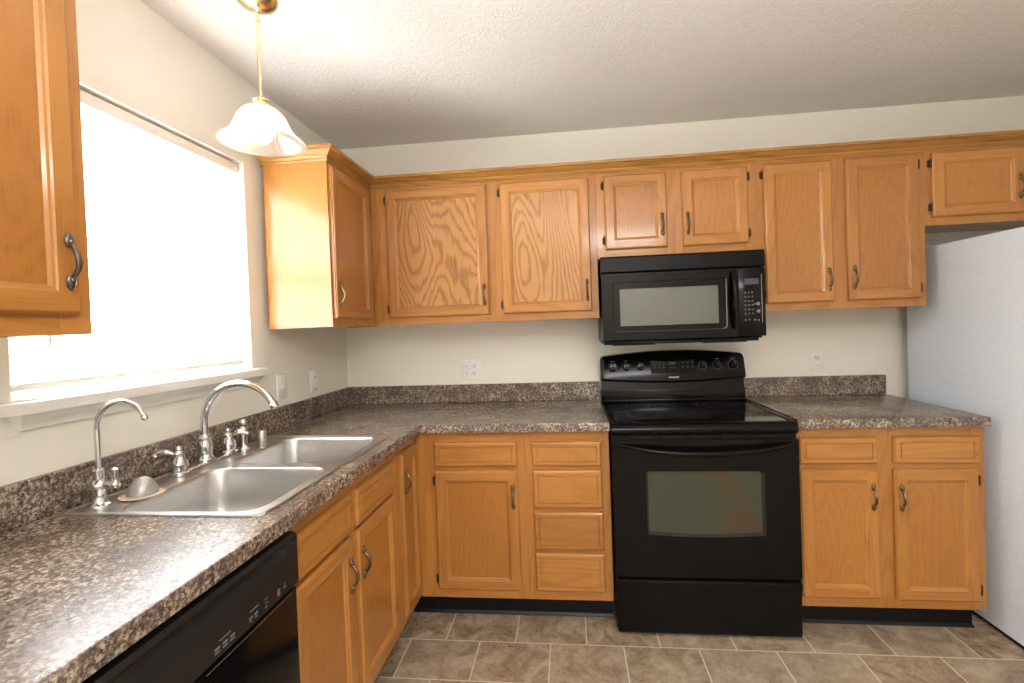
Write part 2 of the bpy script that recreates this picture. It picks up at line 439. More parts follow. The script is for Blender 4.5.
# ------------------------------------------------------------------ cabinets (local frame: front faces -Y at y=0, x along the width, z up)
def pull_mesh():
    mb = MB(); pts = []; rd = []
    for i in range(17):
        t_ = i/16; zz = -0.036+0.072*t_
        pts.append((0.0012*math.sin(2*PI*t_), -0.005-0.019*math.sin(PI*t_)**0.8, zz)); rd.append(0.0034+0.0020*math.sin(PI*t_))
    mb.tube(pts, rd, 10)
    for s_ in (-1, 1):
        mb.ell((0, -0.004, s_*0.040), (0.0092, 0.0055, 0.0135)); mb.ell((0, -0.0035, s_*0.0525), (0.0042, 0.0035, 0.006))
        mb.ell((0, -0.0085, s_*0.0385), (0.005, 0.0045, 0.006)); 
        mb.ell((0.0055, -0.0025, s_*0.050), (0.0025, 0.0025, 0.003)); mb.ell((-0.0055, -0.0025, s_*0.050), (0.0025, 0.0025, 0.003))
    return mb
def hinge_mesh():
    mb = MB(); mb.box(-0.008, 0.0035, -0.004, 0.0, -0.016, 0.016, 0, 0.001, 1)
    mb.tube([(0.001, -0.009, -0.018), (0.001, -0.009, 0.018)], 0.0046, 8)
    mb.ell((0.001, -0.009, 0.020), (0.003, 0.003, 0.003), 8, 5); mb.ell((0.001, -0.009, -0.020), (0.003, 0.003, 0.003), 8, 5)
    return mb
PULL = None; HINGE = None
def put_pull(parent, x, z, y=-0.0195, mat=None):
    global PULL
    if PULL is None or mat is not None:
        o = pull_mesh().build('handle', mat or bronze, parent, (x, y, z)); o['label'] = 'aged pewter bow handle' if mat else 'dark bronze bow handle'
        if mat is None: PULL = o
        return o
    return copyto(PULL, parent, (x, y, z))
def put_hinge(parent, x, z, side):
    mb = hinge_mesh()
    o = mb.build('hinge', dark_bronze, parent, (x, 0.0, z)); o['label'] = 'small dark hinge'
    if side == 'right': o.scale = (-1, 1, 1)
    return o

def panel_front(w_, h_):
    """overlay door: square stiles and rails round a sunken flat panel; lower left corner at the origin"""
    mb = MB(); S = 0.044; T = 0.019
    e = 0.005
    # outer edge with an eased profile
    def ring(o_, y): return [(o_, y, o_), (w_-o_, y, o_), (w_-o_, y, h_-o_), (o_, y, h_-o_)]
    mb.rings([ring(0, 0.0), ring(0, -T+0.007)], 0, True, False)
    L = [ring(0, -T+0.007), ring(0.0022, -T+0.0055), ring(e, -T+0.0008), ring(e+0.003, -T)]
    for a in range(3):
        A, B = L[a], L[a+1]
        for j in range(4):
            k = (j+1) % 4; mb.add([A[j], A[k], B[k], B[j]], [(0, 1, 2, 3)], 1 if j in (0, 2) else 0)
    q = e+0.003
    # stiles run the full height, rails between them
    mb.add([(q, -T, q), (S, -T, q), (S, -T, h_-q), (q, -T, h_-q)], [(0, 1, 2, 3)], 0)
    mb.add([(w_-S, -T, q), (w_-q, -T, q), (w_-q, -T, h_-q), (w_-S, -T, h_-q)], [(0, 1, 2, 3)], 0)
    mb.add([(S, -T, q), (w_-S, -T, q), (w_-S, -T, S), (S, -T, S)], [(0, 1, 2, 3)], 1)
    mb.add([(S, -T, h_-S), (w_-S, -T, h_-S), (w_-S, -T, h_-q), (S, -T, h_-q)], [(0, 1, 2, 3)], 1)
    L = [ring(S, -T), ring(S+0.003, -T+0.0035), ring(S+0.008, -T+0.005), ring(S+0.013, -T+0.0095)]
    for a in range(3):
        A, B = L[a], L[a+1]
        for j in range(4):
            k = (j+1) % 4; mb.add([A[j], A[k], B[k], B[j]], [(0, 1, 2, 3)], 1 if j in (0, 2) else 0)
    mb.add(L[3], [(0, 1, 2, 3)], 2)
    return mb
def slab_front(w_, h_):
    mb = MB(); T = 0.019
    def ring(o_, y): return [(o_, y, o_), (w_-o_, y, o_), (w_-o_, y, h_-o_), (o_, y, h_-o_)]
    g = 0.021
    L = [ring(0, 0), ring(0, -T+0.008), ring(0.004, -T+0.002), ring(0.008, -T), ring(g, -T), ring(g+0.0015, -T+0.0035), ring(g+0.0035, -T+0.0035), ring(g+0.005, -T-0.0005)]
    mb.rings(L, 0, True, True); return mb

def door(cab, x0, x1, z0, z1, pull, hinge, mats=OAK, pmat=None):
    """pull: (side, z) ; hinge: side or None"""
    o = panel_front(x1-x0, z1-z0).build('door', mats, cab, (x0, -0.0005, z0), 20)
    if pull:
        xs = (x1-x0-0.024) if pull[0] == 'right' else 0.024
        put_pull(o, xs, pull[1]-z0, -0.019, pmat)
    if hinge:
        for zz in (0.047, z1-z0-0.047):
            put_hinge(o, -0.006 if hinge == 'left' else (x1-x0+0.006), zz, hinge)
    return o
def drawer(cab, x0, x1, z0, z1, name='drawer'):
    return slab_front(x1-x0, z1-z0).build(name, [oak_h], cab, (x0, -0.0005, z0), 20)

def carcass(cab, w_, d, z0, z1, rails, stiles, skip_top=False, side_top=None):
    """face frame (stiles and rails as separate boards) on a box of panels"""
    mb = MB(); T = 0.019; e = 0.0006
    for a, b in stiles: mb.box(a, b, 0, T, z0, z1, 0, e, 1)
    for a, b in rails:
        xs = sorted(stiles)
        for (l0, l1), (m0, m1) in zip(xs, xs[1:]): mb.box(l1, m0, 0.0003, T, a, b, 1, e, 1)
    mb.build('face_frame', [oak_v, oak_h], cab)
    mb = MB(); p = 0.012
    zs = side_top or z1; mb.box(0.0, p, T, d, z0, zs); mb.box(w_-p, w_, T, d, z0, zs)
    mb.box(p, w_-p, T, d, z0+0.012, z0+0.024); mb.box(p, w_-p, d-0.006, d, z0+0.024, z1)
    if not skip_top: mb.box(p, w_-p, T, d-0.006, z1-0.014, z1-0.002)
    mb.build('carcass', [oak_v], cab)

def toe(cab, x0, x1, h_=0.114, dep=0.075):
    mb = MB(); mb.box(x0, x1, dep, dep+0.012, 0.0005, h_, 0, 0.001, 1)
    mb.prism([(dep, 0.0005), (dep-0.010, 0.0005), (dep-0.008, 0.006), (dep, 0.014)], x0, x1, 'yz')
    o = mb.build('toe_kick', [black_vinyl], cab); o['label'] = 'black base strip'; return o

ZB, ZT = 1.370, 2.100      # wall cabinets
D0, D1 = 1.408, 2.067      # their doors
YF = -0.320                # their face
# wall cabinet, left pair on the back wall
def wallcab(x0, x1, zb, label, doors, stiles, rails):
    cab = thing('wall_cabinet', label, 'cabinet', (x0, YF, 0), 0, None)
    carcass(cab, x1-x0, -YF, zb, ZT, rails, [(a-x0, b-x0) for a, b in stiles])
    for a, b, z0, z1, pl, hg, mt in doors: door(cab, a-x0, b-x0, z0, z1, pl, hg, mt)
    return cab
wallcab(0.322, 1.4828, ZB, 'oak wall cabinet in the corner left of the microwave with two bold-grained doors',
        [(0.406, 0.934, D0, D1, ('right', 1.510), 'left', OAKF), (1.004, 1.450, D0, D1, ('right', 1.510), 'left', OAKF)],
        [(0.322, 0.43), (0.91, 1.03), (1.425, 1.4828)], [(ZB, D0+0.02), (D1-0.02, ZT)])
wallcab(1.4832, 2.2448, 1.663, 'short oak wall cabinet with two small doors directly above the black microwave',
        [(1.524, 1.824, 1.704, 2.068, ('right', 1.815), 'left', OAK), (1.896, 2.2025, 1.704, 2.068, ('left', 1.813), 'right', OAK)],
        [(1.4832, 1.545), (1.80, 1.92), (2.18, 2.2448)], [(1.663, 1.725), (2.05, ZT)])
wallcab(2.2452, 2.9888, ZB, 'oak wall cabinet with two tall doors between microwave and refrigerator',
        [(2.275, 2.580, D0, 2.070, ('right', 1.511), 'left', OAK), (2.644, 2.957, D0, 2.072, ('left', 1.516), 'right', OAK)],
        [(2.2452, 2.30), (2.555, 2.67), (2.93, 2.9888)], [(ZB, D0+0.02), (2.05, ZT)])
wallcab(2.9892, 3.86, 1.741, 'shallow-height oak wall cabinet hung above the white refrigerator',
        [(3.017, 3.400, 1.776, 2.072, ('right', 1.895), 'left', OAK), (3.452, 3.835, 1.776, 2.072, ('left', 1.895), 'right', OAK)],
        [(2.9892, 3.04), (3.38, 3.47), (3.81, 3.86)], [(1.741, 1.80), (2.05, ZT)])
# left wall: cabinet next to the corner
XL = 0.320
cab = thing('wall_cabinet', 'oak wall cabinet right of the window whose blank side panel catches the window glare', 'cabinet', (XL, -0.764, 0), PI/2)
carcass(cab, 0.7635, XL-0.029, ZB, ZT, [(ZB, D0+0.02), (2.045, ZT)], [(0, 0.03), (0.35, 0.445), (0.72, 0.7635)])
door(cab, 0.008+0.0, 0.383, D0, 2.062, ('left', 1.511), None)
mb = MB(); mb.box(-0.004, 0.0, 0.0, XL-0.029, ZB, ZT, 0, 0.0005, 1); mb.build('side_panel', [oak_p], cab)
# left wall: cabinet near the camera
cab = thing('wall_cabinet', 'nearest oak wall cabinet at the upper left edge, left of the window', 'cabinet', (XL, -2.571, 0), PI/2)
carcass(cab, 0.762, XL, ZB-0.009, ZT, [(ZB-0.009, D0+0.015), (2.045, ZT)], [(0, 0.05), (0.34, 0.42), (0.70, 0.762)])
door(cab, 0.030, 0.358, 1.402, 2.062, ('right', 1.508), 'left', OAK, pewter)
door(cab, 0.400, 0.728, 1.402, 2.062, ('right', 1.508), 'left', OAK, pewter)

# crown moulding
def crown(path, name, label, mats):
    # profile: (outward offset, z)
    pr = [(0.0, 2.084), (0.004, 2.084), (0.006, 2.088), (0.005, 2.093), (0.010, 2.097), (0.012, 2.103), (0.020, 2.107), (0.030, 2.114), (0.036, 2.122), (0.044, 2.125), (0.046, 2.137), (0.040, 2.139), (0.0, 2.139)]
    mb = MB(); V = [Vector((*p, 0)) for p in path]
    secs = []
    for i in range(len(V)):
        d0 = (V[i]-V[i-1]).normalized() if i > 0 else None
        d1 = (V[i+1]-V[i]).normalized() if i < len(V)-1 else None
        n0 = Vector((d0.y, -d0.x, 0)) if d0 else None; n1 = Vector((d1.y, -d1.x, 0)) if d1 else None
        if n0 is None: m = n1
        elif n1 is None: m = n0
        else:
            b = (n0+n1).normalized(); m = b/b.dot(n0)
        secs.append([tuple(V[i]+m*o_+Vector((0, 0, z_))) for o_, z_ in pr])
    for i in range(len(secs)-1):
        horizontal = abs((V[i+1]-V[i]).x) > abs((V[i+1]-V[i]).y)
        mb.rings([secs[i], secs[i+1]], 0 if horizontal else 1, i == 0, i == len(secs)-2)
    o = mb.build(name, mats, None, None, 25)
    return tag(o, label, 'moulding')
e_ = 0.0007
crown([(0.024, -0.7645-0.004), (XL+e_, -0.7645-0.004), (XL+e_, YF-e_), (3.86, YF-e_)], 'crown_moulding', 'long oak crown moulding capping the corner and back wall cabinets', [oak_y, oak_y2])
crown([(XL+e_, -2.571), (XL+e_, -1.809+e_), (0.001, -1.809+e_)], 'crown_moulding', 'short oak crown moulding on top of the nearest left wall cabinet', [oak_y, oak_y2])

# ------------------------------------------------------------------ base cabinets
ZC = 0.8755
def basecab(loc, rz, w_, label, rails, stiles, skip_top=True, dep=0.60, side_top=None):
    cab = thing('base_cabinet', label, 'cabinet', loc, rz)
    carcass(cab, w_, dep, 0.114, ZC, rails, stiles, skip_top, side_top); return cab
FY = -0.610
B0, B1, T0, T1 = 0.157, 0.700, 0.718, 0.832
R = [(0.114, 0.175), (0.685, 0.735), (0.815, ZC)]
# back wall, door and drawer
cab = basecab((0.6115, FY, 0), 0, 0.5030, 'oak base cabinet in the corner with one drawer over one wide door', R, [(0, 0.12), (0.444, 0.5030)])
door(cab, 0.0885, 0.4695, B0, B1, ('right', 0.585), 'left'); drawer(cab, 0.0885, 0.4695, T0, T1-0.002)
toe(cab, -0.062, 0.5028)
# drawer bank
cab = basecab((1.1150, FY, 0), 0, 0.3720, 'narrow oak base cabinet of four stacked drawers beside the range', [(0.114, 0.175), (0.325, 0.352), (0.508, 0.538), (0.695, 0.725), (0.815, ZC)], [(0, 0.05), (0.320, 0.3720)])
for a, b in ((0.718, 0.828), (0.532, 0.7015), (0.345, 0.515), (0.159, 0.330)): drawer(cab, 0.031, 0.338, a, b)
toe(cab, 0.0, 0.370)
# right of the range
cab = basecab((2.268, FY, 0), 0, 0.7220, 'oak base cabinet with two drawers and two doors between range and refrigerator', R, [(0, 0.035), (0.29, 0.395), (0.67, 0.7220)])
door(cab, 0.005, 0.311, B0+0.003, B1, ('right', 0.587), None); door(cab, 0.372, 0.690, B0-0.002, B1-0.001, ('left', 0.583), 'right')
drawer(cab, 0.004, 0.312, T0+0.004, T1+0.001); drawer(cab, 0.374, 0.694, T0+0.004, T1+0.002)
toe(cab, 0.0, 0.722)
# left run: corner cabinet with a narrow door
XF = 0.610
cab = basecab((XF, -0.8795, 0), PI/2, 0.2685, 'narrow oak corner base cabinet with one tall slim door', [(0.114, 0.175), (0.815, ZC)], [(0, 0.07), (0.225, 0.2685)], True, 0.585, 0.72)
door(cab, 0.0475, 0.2435, 0.157, T1, ('left', 0.712), None)
toe(cab, 0.0, 0.2685+0.06)
# sink base
cab = basecab((XF, -1.6125, 0), PI/2, 0.7325, 'oak sink base cabinet with two doors below two false drawer fronts', R, [(0, 0.03), (0.29, 0.385), (0.66, 0.7325)], True, 0.585, 0.72)
door(cab, 0.003, 0.3175, B0, B1, ('right', 0.587), None); door(cab, 0.3595, 0.6875, B0, B1, ('left', 0.585), None)
drawer(cab, 0.009, 0.3175, T0-0.004, T1, 'false_front'); drawer(cab, 0.3605, 0.6875, T0-0.004, T1, 'false_front')
toe(cab, 0.0, 0.7325)
# cabinet beyond the dishwasher carrying the near end of the worktop
cab = basecab((XF, -3.10, 0), PI/2, 0.882, 'oak base cabinet under the near end of the worktop', R, [(0, 0.04), (0.39, 0.49), (0.84, 0.882)], True, 0.585)
door(cab, 0.02, 0.42, B0, B1, ('right', 0.587), None); door(cab, 0.46, 0.862, B0, B1, ('left', 0.585), None)
drawer(cab, 0.02, 0.42, T0, T1); drawer(cab, 0.46, 0.862, T0, T1)
toe(cab, 0.0, 0.882)

# ------------------------------------------------------------------ worktops
SK = (0.080, 0.565, -1.652, -0.862)     # cut-out for the sink
def worktop():
    Z1, Z0 = 0.914, 0.876
    xr = 1.4895; fx = 0.645
    outer = [(0.001, -0.001), (0.001, -3.12), (fx, -3.12), (fx, -fx), (xr, -fx), (xr, -0.001)]
    c = 0.004
    inner = [(0.001, -0.001), (0.001, -3.12), (fx-c, -3.12), (fx-c, -fx-0+c*0-0.0), (xr, -fx+c), (xr, -0.001)]
    inner[3] = (fx-c, -fx+c)
    hole = rrect(SK[0], SK[1], SK[2], SK[3], 0.03, 4)
    mb = MB(); bm = bmesh.new()
    for poly0, z in ((inner, Z1), (outer, Z0)):
        es = []
        for poly in (poly0, hole):
            vs_ = [bm.verts.new((p[0], p[1], z)) for p in poly]
            es += [bm.edges.new((vs_[i], vs_[(i+1) % len(vs_)])) for i in range(len(vs_))]
        bmesh.ops.triangle_fill(bm, use_beauty=True, edges=es)
    mb.frombm(bm)
    mid = [((a[0]+b[0])/2+(b[0]-a[0])*0.2, (a[1]+b[1])/2+(b[1]-a[1])*0.2) for a, b in zip(inner, outer)]
    mb.rings([[(*p, Z1) for p in inner], [(*p, Z1-0.0012) for p in mid], [(*p, Z1-c) for p in outer], [(*p, Z0) for p in outer]])
    mb.rings([[(*p, Z1) for p in hole], [(*p, Z0) for p in hole]])
    o = mb.build('worktop', lam); tag(o, 'L-shaped brown granite-look worktop running under the window and holding the sink', 'worktop')
    mb = MB(); mb.box(0.0015, 0.020, -3.12, -0.0015, 0.9145, 1.016, 0, 0.002, 1); mb.build('backsplash', lam, o)
    mb = MB(); mb.box(0.0205, xr, -0.020, -0.0015, 0.9145, 1.016, 0, 0.002, 1); mb.build('backsplash', lam, o)
worktop()
mb = MB(); x0, x1 = 2.2625, 2.990; c = 0.004
Lp = lambda d_, z: [(x0, -0.645+d_, z), (x1-d_, -0.645+d_, z), (x1-d_, -0.001, z), (x0, -0.001, z)]
mb.rings([Lp(0, 0.876), Lp(0, 0.910), Lp(0.0012, 0.9128), Lp(0.004, 0.914)], 0, True, True)
o = mb.build('worktop', lam); tag(o, 'short brown granite-look worktop between range and refrigerator', 'worktop')
mb = MB(); mb.box(x0, 2.990, -0.020, -0.0015, 0.9145, 1.016, 0, 0.002, 1); mb.build('backsplash', lam, o)

# ------------------------------------------------------------------ sink
def sink():
    X0, X1, Y0, Y1 = 0.050, 0.592, -1.672, -0.845
    zt = 0.9205
    root = thing('kitchen_sink', 'stainless steel double-bowl drop-in sink in the worktop below the window', 'sink', (0, 0, 0))
    b1 = (0.165, 0.560, -1.650, -1.288); b2 = (0.165, 0.560, -1.238, -0.880)
    outer = rrect(X0+0.010, X1-0.010, Y0+0.010, Y1-0.010, 0.012, 6)
    h1 = rrect(*b1, 0.055, 8); h2 = rrect(*b2, 0.055, 8)
    mb = MB(); bm = bmesh.new(); es = []
    for poly in (outer, h1, h2):
        vs_ = [bm.verts.new((p[0], p[1], zt-0.0025)) for p in poly]
        es += [bm.edges.new((vs_[i], vs_[(i+1) % len(vs_)])) for i in range(len(vs_))]
    bmesh.ops.triangle_fill(bm, use_beauty=True, edges=es); mb.frombm(bm)
    def ro(d_, z): return [(*p, z) for p in rrect(X0+d_, X1-d_, Y0+d_, Y1-d_, 0.022-d_, 6)]
    mb.rings([ro(0.010, zt-0.0025), ro(0.0075, zt-0.0005), ro(0.004, zt), ro(0.001, zt-0.002), ro(0.0, zt-0.0058)])
    mb.build('sink_deck', steel, root, None, 40)
    for b in (b1, b2):
        mb = MB(); loops = []
        prof = [(0, -0.0025), (0.0015, -0.0035), (0.004, -0.008), (0.006, -0.016), (0.014, -0.10), (0.019, -0.138), (0.026, -0.156), (0.038, -0.170), (0.056, -0.178), (0.075, -0.180)]
        for d_, dz in prof:
            loops.append([(*p, zt+dz) for p in rrect(b[0]+d_, b[1]-d_, b[2]+d_, b[3]-d_, max(0.055-d_*0.3, 0.02), 8)])
        cx, cy = (b[0]+b[1])/2, (b[2]+b[3])/2; n = len(loops[0])
        base = loops[-1]
        for sc, dz in ((0.6, -0.183),):
            loops.append([(cx+(p[0]-cx)*sc, cy+(p[1]-cy)*sc, zt+dz) for p in base])
        ring = []
        for p in base:
            a = math.atan2(p[1]-cy, p[0]-cx); ring.append((cx+0.045*math.cos(a), cy+0.045*math.sin(a), zt-0.185))
        loops.append(ring)
        mb.rings(loops, 0, False, True)
        bo = mb.build('basin', steel, root, None, 60)
        mb = MB(); mb.lathe([(0.044, -0.1845), (0.042, -0.1825), (0.036, -0.1835), (0.030, -0.1848), (0.012, -0.1849), (0.010, -0.1800), (0.0, -0.1795)], (cx, cy, zt), 24)
        mb.build('drain', chrome, bo)
sink()
ZS = 0.9183
# main faucet with two lever handles on one deck plate
fa = thing('kitchen_faucet', 'tall chrome gooseneck faucet with two lever handles at the back of the sink', 'faucet', (0.088, -1.235, ZS))
mb = MB(); mb.rings([[(*p, z) for p in rrect(-0.027+d_, 0.027-d_, -0.135+d_, 0.135-d_, 0.0265-d_, 6)] for d_, z in ((0, 0), (0, 0.006), (0.003, 0.009), (0.008, 0.010))], 0, True, True)
mb.build('deck_plate', chrome, fa)
mb = MB(); mb.lathe([(0.029, 0.010), (0.029, 0.016), (0.024, 0.022), (0.021, 0.030), (0.022, 0.042), (0.023, 0.056), (0.022, 0.070), (0.018, 0.078), (0.020, 0.081), (0.020, 0.086), (0.015, 0.092), (0.013, 0.098), (0.0, 0.098)])
mb.build('faucet_body', chrome, fa)
R_ = 0.134
pts = [(0, 0, 0.09), (0, 0, 0.13)]+[(R_-R_*math.cos(a), 0, 0.135+R_*math.sin(a)) for a in [math.radians(k) for k in range(0, 153, 8)]]
mb = MB(); mb.tube(pts, 0.0112, 16)
p1 = Vector(pts[-1]); dr = (Vector(pts[-1])-Vector(pts[-2])).normalized()
mb.tube([p1-dr*0.002, p1+dr*0.003, p1+dr*0.004, p1+dr*0.014, p1+dr*0.017], [0.0125, 0.0145, 0.0135, 0.0135, 0.012], 16)
mb.build('spout', chrome, fa)
def lever(root, loc, ang, name='lever_handle'):
    mb = MB(); mb.lathe([(0.026, 0.0), (0.026, 0.008), (0.021, 0.012), (0.0205, 0.018), (0.022, 0.028), (0.021, 0.040), (0.015, 0.050), (0.012, 0.056), (0.0135, 0.060), (0.0135, 0.066), (0.008, 0.072), (0.005, 0.075), (0.008, 0.080), (0.006, 0.087), (0.0, 0.089)], (0, 0, 0), 20)
    ca, sa = math.cos(ang), math.sin(ang); pts = []; rd = []
    for i in range(10):
        t_ = i/9; pts.append((ca*(0.010+0.044*t_), sa*(0.010+0.044*t_), 0.062+0.010*math.sin(t_*PI*0.9)+0.002*t_)); rd.append(0.0045+0.0038*math.sin(PI*min(1, t_*0.95))**2+0.002*t_)
    mb.tube(pts, rd, 10); mb.ell((ca*0.055, sa*0.055, 0.0655), (0.009, 0.009, 0.007))
    o = mb.build(name, chrome, root, loc); o.scale = (1.15, 1.15, 1.0); return o
lever(fa, (0.018, -0.128, 0.002), math.radians(205)); lever(fa, (-0.002, 0.113, 0.006), math.radians(15))
# side sprayer
sp = thing('side_sprayer', 'slim chrome side sprayer with a ball top just right of the tall faucet', 'sprayer', (0.107, -1.068, ZS))
mb = MB(); mb.lathe([(0.024, 0), (0.024, 0.004), (0.018, 0.009), (0.014, 0.013), (0.013, 0.020)], n=20); mb.build('holder', chrome, sp)
mb = MB(); mb.lathe([(0.0, 0.012), (0.011, 0.013), (0.0125, 0.03), (0.0125, 0.045), (0.014, 0.06), (0.0145, 0.075), (0.012, 0.085), (0.008, 0.090), (0.0, 0.0905)], n=20); mb.ell((0.0, 0, 0.103), (0.0145, 0.0145, 0.0145)); mb.build('spray_head', chrome, sp)
# dishwasher air gap
ag = MB(); ag.lathe([(0.019, 0), (0.019, 0.003), (0.016, 0.004), (0.016, 0.058), (0.0145, 0.062), (0.0, 0.063)], (0, 0, 0), 24)
tag(ag.build('air_gap_cap', cap_m, None, (0.145, -1.018, ZS+0.0002)), 'short plain cylindrical nickel cap beside the side sprayer', 'air gap')
# filtered-water faucet
ff = thing('filter_faucet', 'small slim chrome gooseneck water filter faucet at the left end of the sink', 'faucet', (0.100, -1.612, ZS))
mb = MB(); mb.lathe([(0.028, 0), (0.027, 0.004), (0.020, 0.008), (0.015, 0.020), (0.015, 0.030), (0.019, 0.042), (0.021, 0.052), (0.018, 0.062), (0.013, 0.068), (0.013, 0.092), (0.010, 0.095), (0.0, 0.095)], n=20)
mb.tube([(0.015, 0, 0.052), (0.034, 0.0, 0.052)], 0.009, 10); mb.build('faucet_body', chrome, ff)
mb = MB(); mb.lathe([(0.0105, 0.045), (0.012, 0.052), (0.010, 0.060), (0.006, 0.066), (0.0075, 0.085), (0.009, 0.093), (0.0, 0.098)], (0.040, 0.006, 0), 14); mb.build('lever_handle', chrome, ff)
R2 = 0.072
pts = [(0, 0, 0.09), (0, 0, 0.15), (0, 0, 0.200)]+[(R2-R2*math.cos(a), 0, 0.198+R2*math.sin(a)) for a in [math.radians(k) for k in range(0, 151, 10)]]
mb = MB(); mb.tube(pts, 0.0062, 14)
p1 = Vector(pts[-1]); dr = (Vector(pts[-1])-Vector(pts[-2])).normalized(); mb.tube([p1-dr*0.001, p1+dr*0.001, p1+dr*0.010, p1+dr*0.014], [0.0062, 0.0075, 0.0075, 0.006], 14)
mb.build('spout', chrome, ff)
# strainer lying dome up on the sink corner
st = thing('sink_strainer', 'wire-mesh sink strainer lying dome up with a tan rim on the sink edge', 'strainer', (0.150, -1.538, 0.9195), 0)
st.rotation_euler = (math.radians(0), 0, math.radians(15))
mb = MB(); mb.lathe([(0.036, 0.001), (0.052, 0.0008), (0.053, 0.002), (0.052, 0.0035), (0.036, 0.0035), (0.036, 0.001)], n=32, caps=False); mb.build('rim', tan_m, st)
mb = MB(); mb.lathe([(0.036, 0.003)]+[(0.036*math.cos(a), 0.003+0.046*math.sin(a)) for a in [math.radians(k) for k in range(10, 90, 10)]]+[(0.0, 0.049)], n=32); mb.build('mesh_dome', wiremesh, st)

# ------------------------------------------------------------------ pendant lamp
pl = thing('pendant_lamp', 'brass pendant lamp with a ribbed frosted glass bell shade hanging by the window', 'lamp', (0.362, -1.26, H))
mb = MB(); mb.lathe([(0.062, -0.0005), (0.062, -0.006), (0.056, -0.014), (0.036, -0.024), (0.012, -0.029), (0.010, -0.040), (0.006, -0.044), (0.0, -0.044)], n=32); mb.build('canopy', brass, pl)
mb = MB(); mb.tube([(0, 0, -0.04), (0, 0, -0.325)], 0.0055, 12); mb.lathe([(0.0072, -0.058), (0.0072, -0.072)], n=12); mb.build('stem', brass, pl)
mb = MB(); mb.lathe([(0.0, -0.312), (0.010, -0.313), (0.016, -0.318), (0.022, -0.322), (0.024, -0.327), (0.019, -0.331), (0.026, -0.336), (0.029, -0.342), (0.029, -0.348), (0.022, -0.352)], n=24); mb.build('shade_holder', brass, pl)
mb = MB()
po = [(0.026, -0.346), (0.040, -0.350), (0.056, -0.360), (0.070, -0.377), (0.080, -0.400), (0.090, -0.422), (0.104, -0.441), (0.118, -0.452), (0.128, -0.459)]
pi = [(r-0.003, z-0.002) for r, z in po[::-1]]
mb.lathe(po+[(0.129, -0.4615)]+pi, n=96, flute=32, amp=0.012); mb.build('glass_shade', shade_m, pl)
mb = MB(); mb.lathe([(0.013, -0.352), (0.014, -0.372), (0.018, -0.385)], n=20); mb.build('bulb_socket', plate_m, pl)
mb = MB(); mb.lathe([(0.014, -0.386), (0.018, -0.394), (0.027, -0.410), (0.031, -0.428), (0.028, -0.446), (0.018, -0.457), (0.0, -0.461)], n=24); mb.build('bulb', bulb_m, pl)

